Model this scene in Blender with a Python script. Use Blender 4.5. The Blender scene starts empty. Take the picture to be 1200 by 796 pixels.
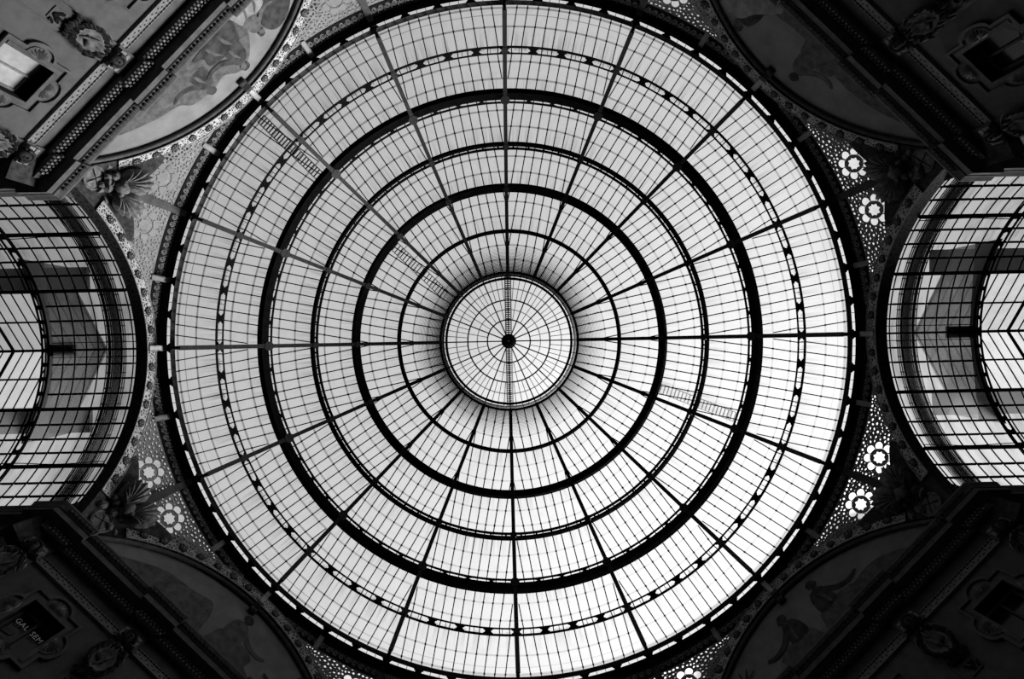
import bpy, math, random
from mathutils import Vector, Matrix
from mathutils.geometry import delaunay_2d_cdt

PI = math.pi
random.seed(7)
C = bpy.context.scene.collection
def rad(d): return d * PI / 180.0

# ------------------------------------------------------------------ scale
FOC = 594.0            # focal length in pixels of a 1200 px wide frame
ZR = 27.0              # height of the dome rim above the eye
RD = 394.0 * ZR / FOC  # dome radius
A = 18.8               # distance from the axis to the octagon's walls
FLOOR = -1.6
SUN_AZ, SUN_EL = rad(42), rad(18)

# ------------------------------------------------------------------ materials
def mat(name, nodes_fn):
    m = bpy.data.materials.new(name)
    m.use_nodes = True
    nt = m.node_tree
    nt.nodes.clear()
    out = nt.nodes.new('ShaderNodeOutputMaterial')
    sh = nodes_fn(nt)
    nt.links.new(sh, out.inputs['Surface'])
    return m

def nd(nt, typ, **kw):
    n = nt.nodes.new(typ)
    for k, v in kw.items():
        if k in n.inputs.keys() if hasattr(n.inputs, 'keys') else False:
            n.inputs[k].default_value = v
        else:
            setattr(n, k, v)
    return n

def noise(nt, scale, detail=4, coord='pos', rough=0.6, stretch=None):
    if coord == 'pos':
        g = nt.nodes.new('ShaderNodeNewGeometry').outputs['Position']
    elif coord == 'uv':
        g = nt.nodes.new('ShaderNodeTexCoord').outputs['UV']
    else:
        g = nt.nodes.new('ShaderNodeTexCoord').outputs['Object']
    if stretch:
        mp = nt.nodes.new('ShaderNodeMapping')
        mp.inputs['Scale'].default_value = stretch
        nt.links.new(g, mp.inputs['Vector'])
        g = mp.outputs['Vector']
    n = nt.nodes.new('ShaderNodeTexNoise')
    n.inputs['Scale'].default_value = scale
    n.inputs['Detail'].default_value = detail
    n.inputs['Roughness'].default_value = rough
    nt.links.new(g, n.inputs['Vector'])
    return n.outputs['Fac']

def ramp(nt, fac, stops):
    r = nt.nodes.new('ShaderNodeValToRGB')
    e = r.color_ramp.elements
    while len(e) < len(stops): e.new(0.5)
    for el, (p, v) in zip(e, stops):
        el.position = p
        el.color = (v, v, v, 1)
    nt.links.new(fac, r.inputs['Fac'])
    return r.outputs['Color']

def surf(name, lo, hi, scale=3.0, rough=0.7, spec=0.2, metal=0.0, bump=0.0, coord='pos', p0=0.35, p1=0.65):
    def fn(nt):
        b = nt.nodes.new('ShaderNodeBsdfPrincipled')
        f = noise(nt, scale, coord=coord)
        nt.links.new(ramp(nt, f, [(p0, lo), (p1, hi)]), b.inputs['Base Color'])
        b.inputs['Roughness'].default_value = rough
        b.inputs['Metallic'].default_value = metal
        b.inputs['Specular IOR Level'].default_value = spec
        if bump:
            bp = nt.nodes.new('ShaderNodeBump')
            bp.inputs['Strength'].default_value = bump
            bp.inputs['Distance'].default_value = 0.02
            nt.links.new(f, bp.inputs['Height'])
            nt.links.new(bp.outputs['Normal'], b.inputs['Normal'])
        return b.outputs['BSDF']
    return mat(name, fn)

def glass(name, fac, tr_lo, tr_hi, translucent, streak=None, scale=1.3, p0=0.3, p1=0.55):
    """pane glass: mostly clear, a little milky, with dirt that dulls it"""
    def fn(nt):
        t = nt.nodes.new('ShaderNodeBsdfTransparent')
        f = noise(nt, scale, detail=6, stretch=streak)
        nt.links.new(ramp(nt, f, [(p0, tr_lo), (p1, tr_hi)]), t.inputs['Color'])
        s = nt.nodes.new('ShaderNodeBsdfTranslucent')
        s.inputs['Color'].default_value = (translucent,) * 3 + (1,)
        mx = nt.nodes.new('ShaderNodeMixShader')
        mx.inputs['Fac'].default_value = fac
        nt.links.new(t.outputs[0], mx.inputs[1])
        nt.links.new(s.outputs[0], mx.inputs[2])
        return mx.outputs[0]
    return mat(name, fn)

def filigree(name, lo, hi, scale):
    def fn(nt):
        b = nt.nodes.new('ShaderNodeBsdfPrincipled')
        tc = nt.nodes.new('ShaderNodeTexCoord')
        v = nt.nodes.new('ShaderNodeTexVoronoi')
        v.feature = 'DISTANCE_TO_EDGE'
        v.inputs['Scale'].default_value = scale
        n = nt.nodes.new('ShaderNodeTexNoise')
        n.inputs['Scale'].default_value = scale * 0.8
        n.inputs['Detail'].default_value = 2
        nt.links.new(tc.outputs['UV'], n.inputs['Vector'])
        add = nt.nodes.new('ShaderNodeMixRGB')
        add.blend_type = 'LINEAR_LIGHT'
        add.inputs['Fac'].default_value = 0.06
        nt.links.new(tc.outputs['UV'], add.inputs[1])
        nt.links.new(n.outputs['Color'], add.inputs[2])
        nt.links.new(add.outputs[0], v.inputs['Vector'])
        nt.links.new(ramp(nt, v.outputs['Distance'], [(0.07, hi), (0.17, lo)]), b.inputs['Base Color'])
        b.inputs['Roughness'].default_value = 0.7
        b.inputs['Specular IOR Level'].default_value = 0.1
        return b.outputs['BSDF']
    return mat(name, fn)

M = {}
M['iron'] = surf('black painted iron', 0.003, 0.005, 2.0, 0.8, 0.0)
M['rim'] = surf('worn grey iron', 0.016, 0.030, 6.0, 0.6, 0.1)
M['pale_iron'] = surf('pale painted iron', 0.30, 0.42, 3.0, 0.5, 0.2)
M['strut'] = surf('brown painted iron', 0.030, 0.05, 4.0, 0.6, 0.1)
M['rib'] = surf('grey rib iron', 0.009, 0.016, 3.0, 0.6, 0.08)
M['glass'] = glass('rolled skylight glass', 0.10, 0.84, 0.94, 0.75, None, 1.6, 0.3, 0.55)
def dome_glass():
    def fn(nt):
        L = nt.links.new
        t = nt.nodes.new('ShaderNodeBsdfTransparent')
        base = ramp(nt, noise(nt, 1.6, detail=6), [(0.3, 0.86), (0.55, 0.94)])
        uv = nt.nodes.new('ShaderNodeTexCoord').outputs['UV']
        oi = nt.nodes.new('ShaderNodeObjectInfo')
        mp = nt.nodes.new('ShaderNodeMapping'); mp.inputs['Scale'].default_value = (1.0, 1.2, 1.0)
        L(uv, mp.inputs['Vector'])
        cb = nt.nodes.new('ShaderNodeCombineXYZ')
        ml = nt.nodes.new('ShaderNodeMath'); ml.operation = 'MULTIPLY'; ml.inputs[1].default_value = 700.0
        L(oi.outputs['Random'], ml.inputs[0]); L(ml.outputs[0], cb.inputs['X']); L(ml.outputs[0], cb.inputs['Z'])
        ad = nt.nodes.new('ShaderNodeVectorMath'); ad.operation = 'ADD'
        L(mp.outputs[0], ad.inputs[0]); L(cb.outputs[0], ad.inputs[1])
        n = nt.nodes.new('ShaderNodeTexNoise'); n.inputs['Scale'].default_value = 0.35; n.inputs['Detail'].default_value = 4
        L(ad.outputs[0], n.inputs['Vector'])
        st = ramp(nt, n.outputs['Fac'], [(0.36, 0.45), (0.56, 1.0)])
        sp = nt.nodes.new('ShaderNodeSeparateXYZ'); L(uv, sp.inputs[0])
        mk = ramp(nt, sp.outputs['Y'], [(0.45, 0.0), (1.0, 0.8)])
        mx = nt.nodes.new('ShaderNodeMixRGB'); mx.blend_type = 'MULTIPLY'
        L(mk, mx.inputs['Fac']); L(base, mx.inputs[1]); L(st, mx.inputs[2])
        L(mx.outputs[0], t.inputs['Color'])
        s2 = nt.nodes.new('ShaderNodeBsdfTranslucent'); s2.inputs['Color'].default_value = (.62, .62, .62, 1)
        m3 = nt.nodes.new('ShaderNodeMixShader'); m3.inputs['Fac'].default_value = 0.10
        L(t.outputs[0], m3.inputs[1]); L(s2.outputs[0], m3.inputs[2])
        return m3.outputs[0]
    return mat('rolled skylight glass with run-off', fn)
M['dome_glass'] = dome_glass()
M['seam'] = glass('overlapping glass edge', 0.22, 0.36, 0.48, 0.45, None, 2.0)
M['ridge_glass'] = glass('ridge glass', 0.08, 0.66, 0.80, 0.7, None, 1.0)
M['vault_glass'] = glass('vault glass', 0.08, 0.36, 0.64, 0.7, (1.0, 0.25, 0.25), 1.6, 0.3, 0.55)
M['gable_glass'] = glass('gable glass dulled for shading', 0.30, 0.12, 0.24, 0.16, None, .8)
M['spandrel_glass'] = glass('milky spandrel glass', 0.22, 0.70, 0.88, 0.7, None, 1.5)
M['plaster'] = surf('painted plaster', 0.060, 0.080, 2.2, 0.9, 0.05, bump=0.1)
M['stucco'] = surf('pale stucco ornament', 0.12, 0.17, 6.0, 0.85, 0.05, bump=0.2)
M['dark_stucco'] = surf('dark stucco and painted shade', 0.018, 0.045, 5.0, 0.9, 0.05, bump=0.2)  # dark ornament colour; also stands for shade inside openings and reveals
M['relief'] = surf('weathered stucco relief', 0.05, 0.13, 5.0, 0.9, 0.05, bump=0.3)
M['cornice'] = surf('cornice stucco', 0.055, 0.085, 3.0, 0.85, 0.05)
M['mural'] = surf('mural ground', 0.11, 0.155, 0.9, 0.95, 0.0)
M['figure_dark'] = surf('mural dark drapery', 0.022, 0.05, 2.2, 0.95, 0.0)
M['figure_mid'] = surf('mural mid drapery', 0.05, 0.09, 3.0, 0.95, 0.0)
M['figure_pale'] = surf('mural pale drapery', 0.12, 0.2, 3.0, 0.95, 0.0)
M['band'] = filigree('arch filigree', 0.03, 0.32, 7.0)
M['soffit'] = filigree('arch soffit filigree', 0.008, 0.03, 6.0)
M['lattice'] = surf('spandrel stucco lattice', 0.13, 0.20, 5.0, 0.85, 0.05)
M['gutter'] = surf('sooty gutter', 0.008, 0.014, 3.0, 0.9, 0.03)
M['scroll'] = surf('gilded scroll', 0.16, 0.26, 5.0, 0.7, 0.1)
M['dark'] = surf('dark interior', 0.004, 0.008, 3.0, 0.9, 0.02)
M['pane'] = surf('dark window pane', 0.006, 0.012, 2.0, 0.15, 0.3)
M['blind'] = surf('pale window blind', 0.24, 0.34, 2.5, 0.8, 0.05)
M['letters'] = surf('white lettering', 0.75, 0.8, 2.0, 0.6, 0.1)
M['zinc'] = surf('zinc roofing', 0.012, 0.022, 1.5, 0.7, 0.1)
M['floor'] = surf('marble mosaic', 0.05, 0.12, 2.0, 0.5, 0.2)

# ------------------------------------------------------------------ mesh builder
class MB:
    def __init__(s):
        s.v, s.f, s.m, s.uv = [], [], [], {}
    def add(s, pts):
        i = len(s.v)
        s.v.extend(Vector(p) for p in pts)
        return i
    def face(s, idx, mi=0):
        s.f.append(tuple(idx)); s.m.append(mi)
    def loft(s, secs, closed=True, caps=True, loop=False, mi=0):
        n = len(secs[0])
        base = [s.add(q) for q in secs]
        k = len(secs)
        for a in range(k if loop else k - 1):
            b = (a + 1) % k
            for i in range(n if closed else n - 1):
                j = (i + 1) % n
                s.face((base[a] + i, base[a] + j, base[b] + j, base[b] + i), mi)
        if caps and closed and not loop:
            s.face([base[0] + i for i in range(n)][::-1], mi)
            s.face([base[-1] + i for i in range(n)], mi)
    def grid(s, fn, us, vs, mi=0, mfn=None, uvfn=None):
        b = s.add([fn(u, v) for u in us for v in vs])
        nv = len(vs)
        if uvfn:
            k = b
            for u in us:
                for v in vs:
                    s.uv[k] = uvfn(u, v); k += 1
        for i in range(len(us) - 1):
            for j in range(nv - 1):
                s.face((b + i * nv + j, b + (i + 1) * nv + j, b + (i + 1) * nv + j + 1, b + i * nv + j + 1),
                       mfn(i, j) if mfn else mi)
    def box(s, c, ex, ey, ez, mi=0):
        c, ex, ey, ez = Vector(c), Vector(ex), Vector(ey), Vector(ez)
        s.loft([[c + sz * ez + a * ex + b * ey for a, b in ((-1, -1), (1, -1), (1, 1), (-1, 1))] for sz in (-1, 1)], mi=mi)
    def tube(s, path, r, n=6, caps=True, loop=False, mi=0):
        path = [Vector(p) for p in path]
        secs = []
        L = len(path)
        for i, p in enumerate(path):
            if loop:
                t = path[(i + 1) % L] - path[i - 1]
            else:
                t = path[min(i + 1, L - 1)] - path[max(i - 1, 0)]
            t.normalize()
            up = Vector((0, 0, 1)) if abs(t.z) < 0.9 else Vector((1, 0, 0))
            a = t.cross(up).normalized(); b = t.cross(a)
            rr = r[i] if isinstance(r, (list, tuple)) else r
            secs.append([p + rr * (math.cos(2 * PI * k / n) * a + math.sin(2 * PI * k / n) * b) for k in range(n)])
        s.loft(secs, caps=caps, loop=loop, mi=mi)
    def ball(s, c, rx, ry, rz, nu=10, nv=7, frame=None, mi=0):
        c = Vector(c)
        ax, ay, az = frame if frame else (Vector((1, 0, 0)), Vector((0, 1, 0)), Vector((0, 0, 1)))
        secs = []
        for j in range(nv + 1):
            ph = -PI / 2 + PI * j / nv
            cp, sp = max(math.cos(ph), 0.03), math.sin(ph)
            secs.append([c + ax * (rx * cp * math.cos(2 * PI * i / nu)) + ay * (ry * cp * math.sin(2 * PI * i / nu)) + az * (rz * sp) for i in range(nu)])
        s.loft(secs, mi=mi)
    def leaf(s, o, d, side, nrm, L, W, curl=0.3, T=0.25, mi=0, n=6):
        """a pointed leaf with a raised midrib, curling away from nrm at its tip"""
        o, d, side, nrm = Vector(o), Vector(d).normalized(), Vector(side).normalized(), Vector(nrm).normalized()
        secs = []
        for i in range(n + 1):
            t = i / n
            w = W * (0.3 + 0.95 * math.sin(PI * min(1, t * .9 + .05))) * math.sqrt(max(0.0, 1 - t ** 5)) * 0.5 + 0.008
            c = o + d * (L * t) + nrm * (L * curl * math.sin(t * PI * 0.75))
            secs.append([c - side * w, c + nrm * (w * T * 1.6 + .01), c + side * w, c - nrm * (w * T + .01)])
        s.loft(secs, mi=mi)
    def region(s, outer, holes, fmap, d0, d1, mi=0, walls=True, wmi=None):
        """a flat 2-D outline with holes, made into a plate between depths d0 and d1 by fmap(x, y, d)"""
        vc, fs = [], []
        for loop in [outer] + holes:
            ar = sum(loop[i - 1][0] * loop[i][1] - loop[i][0] * loop[i - 1][1] for i in range(len(loop)))
            if ar < 0: loop = loop[::-1]
            b = len(vc)
            vc += [Vector((p[0], p[1])) for p in loop]
            fs.append([b + i for i in range(len(loop))])
        V, E, Fc, _, _, of = delaunay_2d_cdt(vc, [], fs, 1, 1e-5)
        Fc = [f for f, src in zip(Fc, of) if list(src) == [0]]
        b0 = s.add([fmap(p[0], p[1], d0) for p in V])
        cnt = {}
        for f in Fc:
            s.face([b0 + i for i in f], mi)
            for i in range(len(f)):
                e = (f[i], f[(i + 1) % len(f)])
                k = (min(e), max(e))
                cnt[k] = None if k in cnt else e
        if d1 is not None:
            b1 = s.add([fmap(p[0], p[1], d1) for p in V])
            for f in Fc:
                s.face([b1 + i for i in reversed(f)], mi)
            if walls:
                for e in cnt.values():
                    if e:
                        s.face((b0 + e[1], b0 + e[0], b1 + e[0], b1 + e[1]), mi if wmi is None else wmi)
    def mesh(s, name, mats, smooth=False):
        me = bpy.data.meshes.new(name)
        me.from_pydata([tuple(p) for p in s.v], [], s.f)
        for m in (mats if isinstance(mats, (list, tuple)) else [mats]):
            me.materials.append(m)
        me.polygons.foreach_set('material_index', s.m)
        if smooth:
            me.polygons.foreach_set('use_smooth', [True] * len(s.f))
        if s.uv:
            ul = me.uv_layers.new(name='UVMap')
            for li, l in enumerate(me.loops):
                ul.data[li].uv = s.uv.get(l.vertex_index, (0, 0))
        me.update()
        return me
    def build(s, name, mats, parent=None, smooth=False, label=None):
        if parent is None and s.v:
            xs = [p.x for p in s.v]; ys = [p.y for p in s.v]; zs = [p.z for p in s.v]
            o = Vector(((min(xs) + max(xs)) / 2, (min(ys) + max(ys)) / 2, min(zs)))
            for p in s.v: p -= o
        ob = bpy.data.objects.new(name, s.mesh(name, mats, smooth))
        C.objects.link(ob)
        if parent is None:
            if s.v: ob.location = o
        else:
            attach(ob, parent)
        if label: ob['label'] = label
        return ob

def world_of(o):
    m = o.matrix_basis.copy()
    if o.parent: m = world_of(o.parent) @ o.matrix_parent_inverse @ m
    return m
def attach(ob, parent):
    ob.parent = parent
    ob.matrix_parent_inverse = world_of(parent).inverted()
def tag(o, label, cat, group=None, kind=None):
    o['label'] = label; o['category'] = cat
    if group: o['group'] = group
    if kind: o['kind'] = kind
    return o
def thing(name, loc, label, cat, group=None, kind=None):
    o = bpy.data.objects.new(name, None)
    o.empty_display_size = 0.2
    C.objects.link(o)
    o.location = loc
    return tag(o, label, cat, group, kind)
def turned(ob, parent, ang, extra=()):
    """a copy of a part (and of its sub-parts), turned about the dome's axis"""
    c = ob.copy(); C.objects.link(c)
    c.rotation_euler = (0, 0, ang)
    attach(c, parent)
    for ch in extra:
        g = ch.copy(); C.objects.link(g)
        g.rotation_euler = (0, 0, ang)
        g.parent = c
        g.matrix_parent_inverse = world_of(c).inverted()
    return c

# ------------------------------------------------------------------ dome surface
_cache = {}
def phi_of(r, rs):
    k = (round(r, 3), round(rs, 4))
    if k in _cache: return _cache[k]
    lo, hi = -0.25, PI / 2
    for _ in range(60):
        m = (lo + hi) / 2
        if FOC * rs * math.cos(m) / (ZR + rs * math.sin(m)) > r: lo = m
        else: hi = m
    _cache[k] = lo
    return lo
def sph(ph, th, rs):
    return Vector((rs * math.cos(ph) * math.cos(th), rs * math.cos(ph) * math.sin(th), ZR + rs * math.sin(ph)))
def D(r, th, dep=0.0):
    rs = RD - dep
    return sph(phi_of(r, rs), th, rs)
def interp(x, tab):
    if x >= tab[0][0]: return tab[0][1]
    for (a, va), (b, vb) in zip(tab, tab[1:]):
        if x >= b: return vb + (va - vb) * (x - b) / (a - b)
    return tab[-1][1]
BAY = rad(22.5)

dome = thing('glass_dome', (0, 0, ZR), 'huge round iron and glass dome with sixteen ribs above the octagonal crossing', 'dome')

# ribs: an I-section bent along a meridian, with plates where the rings cross
rib_mb = MB()
secs = []
p0, p1 = phi_of(399, RD), phi_of(80, RD)
for i in range(41):
    ph = p0 + (p1 - p0) * i / 40
    w = 0.125 + 0.02 * i / 40
    n = Vector((math.cos(ph), 0, math.sin(ph)))
    t = Vector((0, 1, 0))
    c = sph(ph, 0, RD)
    prof = [(-w, -.48), (w, -.48), (w, -.42), (.05, -.42), (.05, -.06), (w * .8, -.06), (w * .8, 0.02), (-w * .8, 0.02), (-w * .8, -.06), (-.05, -.06), (-.05, -.42), (-w, -.42)]
    secs.append([c + t * a + n * b for a, b in prof])
rib_mb.loft(secs)
for r, hw, hl in ((341, .20, .26), (283, .30, .34), (228, .20, .2), (178, .24, .2)):
    ph = phi_of(r, RD - .46)
    n = Vector((math.cos(ph), 0, math.sin(ph))); d = Vector((-math.sin(ph), 0, math.cos(ph))); t = Vector((0, 1, 0))
    c = sph(ph, 0, RD - .46)
    ring = [(hw, hl * .5), (hw * .5, hl), (-hw * .5, hl), (-hw, hl * .5), (-hw, -hl * .5), (-hw * .5, -hl), (hw * .5, -hl), (hw, -hl * .5)]
    rib_mb.loft([[c + t * a + d * b + n * e for a, b in ring] for e in (-.05, .05)])
rib = rib_mb.build('rib', M['rib'], dome)
for k in range(1, 16): turned(rib, dome, k * BAY)

# ring girders
NTH = 192
def ring_band(mb, ra, rb, d0, d1):
    rs = RD - d0
    pa, pb = phi_of(ra, rs), phi_of(rb, rs)
    mb.loft([[sph(pa, t, rs), sph(pb, t, rs), sph(pb, t, RD - d1), sph(pa, t, RD - d1)]
             for t in (2 * PI * k / NTH for k in range(NTH))], loop=True)
def slot(L, H, point=True):
    if point:
        q = [(L - 2.4, -H), (L - 2.0, -H * .6), (L - .9, -H * .5), (L, 0)]
    else:
        q = [(L - .6, -H), (L, -H * .5), (L, 0)]
    top = [(x, y) for x, y in q] + [(x, -y) for x, y in q[:-1][::-1]]
    return top + [(-x, -y) for x, y in top]
def holed_band(mb, ra, rb, rh, H, L, pitch_deg, d0, d1, fm, mull=0):
    """a ring plate from pixel radius ra to rb with one slot per pitch"""
    pitch = rad(pitch_deg)
    n = round(2 * PI / pitch)
    for k in range(n):
        tc = (k + .5) * pitch
        half = pitch / 2
        outer = [(-half + pitch * i / 6, ra) for i in range(7)] + [(half - pitch * i / 6, rb) for i in range(7)]
        hole = [(x / rh, rh + y) for x, y in slot(L, H)]
        mb.region([(x * 100, y) for x, y in outer], [[(x * 100, y) for x, y in hole]],
                  lambda x, y, d: fm(y, tc + x / 100, d), d0, d1)
        for m in range(mull):
            x = L * (-1 + 2 * (m + 1) / (mull + 1)) / rh
            w = .32 / rh
            mb.loft([[fm(rh - H - .5, tc + x + e * w, d), fm(rh + H + .5, tc + x + e * w, d)] for e, d in ((-1, d0), (1, d0), (1, d1), (-1, d1))], closed=False, loop=True)

g = MB()
g.loft([[Vector((p * math.cos(t), p * math.sin(t), z)) for p, z in ((18.14, 26.97), (18.04, 27.19), (18.07, 27.21), (18.17, 26.99))] for t in (2 * PI * k / NTH for k in range(NTH))], loop=True)
g.build('rim_ring', M['rim'], dome)
g = MB(); holed_band(g, 336.2, 346.4, 341, 2.5, 13.2, 5.625, .36, .28, D, 1); g.build('lattice_ring', M['iron'], dome)
g = MB(); ring_band(g, 284, 291, .46, .05); holed_band(g, 278.6, 284.2, 282.2, .8, 12.0, 5.625, .40, .34, D); g.build('girder_ring', M['iron'], dome)
g = MB(); ring_band(g, 228.3, 230.8, .36, .02); ring_band(g, 224.3, 226.4, .36, .24)
for k in range(80):
    t = (k + .5) * rad(4.5)
    g.loft([[D(r, t + e * .005, .34) for e in (-1, 1)] + [D(r, t + e * .005, .28) for e in (1, -1)] for r in (226, 229)])
g.build('twin_ring', M['iron'], dome)
g = MB(); ring_band(g, 174.5, 182, .46, .02); g.build('girder_ring', M['iron'], dome)
g = MB(); ring_band(g, 126.6, 129.8, .36, .02); g.build('slim_ring', M['iron'], dome)
g = MB(); ring_band(g, 79.0, 81.4, .2, 0); g.build('lantern_ring', M['iron'], dome)

# glazing: one bay, six rows; then fifteen more bays
ST = [(394, 12.4), (345, 11.95), (337, 11.5), (291, 11.2), (279, 10.95), (231, 10.45), (227, 10.3), (181, 10.1), (175, 10.2), (128, 10.1), (80, 9.9)]
ROWS = [(394, 341, [(391, 1.2), (383, .45), (369, 1.1)]), (341, 285, [(328, 1.1), (308, 1.1)]), (285, 228, [(271, 1.0), (252, 1.0)]),
        (228, 178, [(217, 1.0), (199, 1.0)]), (178, 128, [(164, .9), (147, .9)]), (128, 79, [(113, .8), (96, .8)])]
for ro, ri, seams in ROWS:
    cuts = [(ro, 0)]
    for r, h in seams:
        cuts += [(r + h, 1), (r - h, 0)]
    rs_, kinds = [], []
    for i, (r, kd) in enumerate(cuts):
        nxt = cuts[i + 1][0] if i + 1 < len(cuts) else ri
        n = max(1, int((r - nxt) / 8))
        for q in range(n):
            rs_.append(r + (nxt - r) * q / n); kinds.append(kd)
    rs_.append(ri)
    ths = [BAY * i / 8 for i in range(9)]
    g = MB()
    g.grid(lambda r, t: D(r, t, 0), rs_, ths, mfn=lambda i, j: kinds[i], uvfn=lambda r, t: (t * 340, (ro - r) / (ro - ri)))
    panel = g.build('glass_panel', [M['dome_glass'], M['seam']], dome, smooth=True)
    b = MB()
    for j in range(-6, 7):
        run = []
        for q in range(13):
            r = ro + (ri - ro) * q / 12
            y = j * interp(r, ST)
            if abs(y) < r * .99 and abs(math.asin(y / r)) < BAY / 2 - .010:
                run.append((r, BAY / 2 + math.asin(y / r)))
        if len(run) < 2: continue
        sec = []
        for r, t in run:
            w = .62 / r
            sec.append([D(r, t - w, .03), D(r, t - w, .11), D(r, t + w, .11), D(r, t + w, .03)])
        b.loft(sec)
        for r, h in seams:
            if h < 1 and r > 380: continue
            y = j * interp(r, ST)
            if abs(y) < r and abs(math.asin(y / r)) < BAY / 2 - .02 and run[0][0] >= r >= run[-1][0]:
                t = BAY / 2 + math.asin(y / r)
                w = 1.05 / r
                b.loft([[D(r + a, t - w, dd), D(r + a, t + w, dd), D(r - a, t + w, dd), D(r - a, t - w, dd)] for a, dd in ((1.0, .02), (1.0, .13))])
    bars = b.build('glazing_bars', M['iron'], panel)
    for k in range(1, 16): turned(panel, dome, k * BAY, [bars])

# ------------------------------------------------------------------ ring below the rim: fringe, gutter
ZT = [(560, 22.0), (530, 22.8), (510, 23.4), (480, 24.3), (450, 25.35), (425, 26.42), (413, 26.96), (408, 26.97), (400, 26.98), (394, 27.0)]
def zs(r): return interp(r, ZT)
def Q(r, th, d=0.0):
    """a point of the surface that falls from the rim to the octagon's corners"""
    z = zs(r); R_ = r * z / FOC
    return Vector((R_ * math.cos(th), R_ * math.sin(th), z + d))
g = MB()
holed_band(g, 399.5, 408.2, 403.7, 3.5, 16.3, 5.625, 0.0, 0.08, Q, 2)
g.build('fringe_band', M['iron'], dome)
g = MB()
rr = [408, 413, 417, 421, 425.6]
g.grid(lambda r, t: Q(r, t, 0), rr, [2 * PI * k / NTH for k in range(NTH + 1)])
g.grid(lambda r, t: Q(r, t, .3), rr, [2 * PI * k / NTH for k in range(NTH + 1)])
g.build('gutter', M['gutter'], dome)

# ------------------------------------------------------------------ lantern cupola over the dome
R0L = 5.87
ln = thing('lantern_cupola', (0, 0, 44.0), 'small round glazed lantern crowning the very centre of the dome', 'lantern')
def zl(p): return 47.5 - 1.95 * (p / R0L) ** 1.7
def rev(mb, prof, n=96, closed=True):
    mb.loft([[Vector((p * math.cos(2 * PI * k / n), p * math.sin(2 * PI * k / n), z)) for p, z in prof] for k in range(n)], closed=closed, loop=True)
g = MB(); rev(g, [(R0L - .04, 44.0), (R0L + .02, 44.0), (R0L + .02, 45.5), (R0L - .04, 45.5)])
for i in g.v: pass
g.build('drum_glass', M['glass'], ln, smooth=True)
g = MB()
for k in range(32):
    t = 2 * PI * k / 32
    g.tube([(R0L * .99 * math.cos(t), R0L * .99 * math.sin(t), z) for z in (44.0, 45.5)], .035, 5)
g.build('drum_post', M['iron'], ln)
g = MB(); rev(g, [(5.50, 45.5), (5.72, 45.45), (5.74, 45.6), (5.52, 45.68)])
rev(g, [(R0L - .06, 45.4), (R0L + .18, 45.4), (R0L + .18, 45.55), (R0L - .06, 45.55)])
g.build('curb', M['iron'], ln)
g = MB(); g.grid(lambda p, t: Vector((p * math.cos(t), p * math.sin(t), zl(p))), [R0L, 5.2, 4.4, 3.6, 2.8, 2.0, 1.2, .5], [2 * PI * k / 96 for k in range(97)])
g.build('roof_glass', M['glass'], ln, smooth=True)
g = MB()
for k in range(16):
    t = k * BAY
    g2 = [(p * math.cos(t), p * math.sin(t), zl(p) - .05) for p in (R0L, 5.2, 4.4, 3.6, 2.8, 2.0, 1.2, .5)]
    rb = MB(); rb.tube(g2, .055, 6)
    rb.build('rib', M['iron'], ln)
for k in range(64):
    t = 2 * PI * k / 64
    if k % 4 == 0: continue
    inner = 3.77 if k % 2 else 1.99
    ps = [R0L, 5.2, 4.4, 3.77] + ([3.0, 2.4, 1.99] if inner < 3 else [])
    g.tube([(p * math.cos(t), p * math.sin(t), zl(p) - .03) for p in ps], .028, 4)
g.build('glazing_bars', M['iron'], ln)
for p, w, m in ((4.78, .05, 'seam'), (3.77, .06, 'iron'), (2.92, .045, 'seam'), (1.99, .06, 'iron')):
    g = MB(); rev(g, [(p - w, zl(p) - .09), (p + w, zl(p) - .09), (p + w, zl(p) - .01), (p - w, zl(p) - .01)])
    g.build('ring', M[m], ln)
g = MB(); rev(g, [(.02, 46.9), (.35, 46.95), (.62, 47.2), (.70, 47.42), (.4, 47.6), (.02, 47.7)], 24)
g.build('hub', M['iron'], ln, smooth=True)
# added slat rings outside the dome's glass, thinning outward to grade the dark round the lantern
g = MB()
p = 6.05
while p < 8.6:
    zz = 45.25 - (p - 6) * .12
    w = .093 * (1 - (p - 6.05) / 2.6) ** 1.2 + .004
    rev(g, [(p, zz), (p + w, zz), (p + w, zz + .02), (p, zz + .02)])
    p += .1
for k in range(32):
    t = 2 * PI * (k + .5) / 32
    g.tube([(q * math.cos(t), q * math.sin(t), 45.32 - (q - 6) * .12) for q in (5.9, 8.4)], .04, 4)
g.build('dimming_rings', M['zinc'], ln)

# ------------------------------------------------------------------ ladders lying on the outside of the glass
def roof_ladder(r0, r1, ang, off, label):
    mb_r, root = MB(), None
    c = D((r0 + r1) / 2, ang, -.5)
    root = thing('roof_ladder', c, label, 'ladder', 'ladders on the outside of the roof')
    n = 14
    for s_ in (-1, 1):
        q = MB()
        q.tube([D(r0 + (r1 - r0) * i / n, ang + (off + s_ * 5.5) / (r0 + (r1 - r0) * i / n), -.45) for i in range(n + 1)], .035, 5)
        q.build('rail', M['zinc'], root)
    k = max(6, int(abs(r0 - r1) / 4.2))
    for i in range(k + 1):
        r = r0 + (r1 - r0) * i / k
        mb_r.tube([D(r, ang + (off + s_ * 5.5) / r, -.45) for s_ in (-1, 1)], .045, 5)
    mb_r.build('rungs', M['zinc'], root)
TLA = rad(225)   # image upper left, y running down the picture
roof_ladder(392, 296, TLA, -15, 'ladder outside the glass below the upper-left rib, beside the dome rim')
roof_ladder(174, 92, TLA, -13, 'ladder outside the glass beside the upper-left rib, near the lantern')
roof_ladder(278, 186, rad(22.5), -13, 'ladder outside the glass beside the lower-right rib, halfway up the dome')
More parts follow.
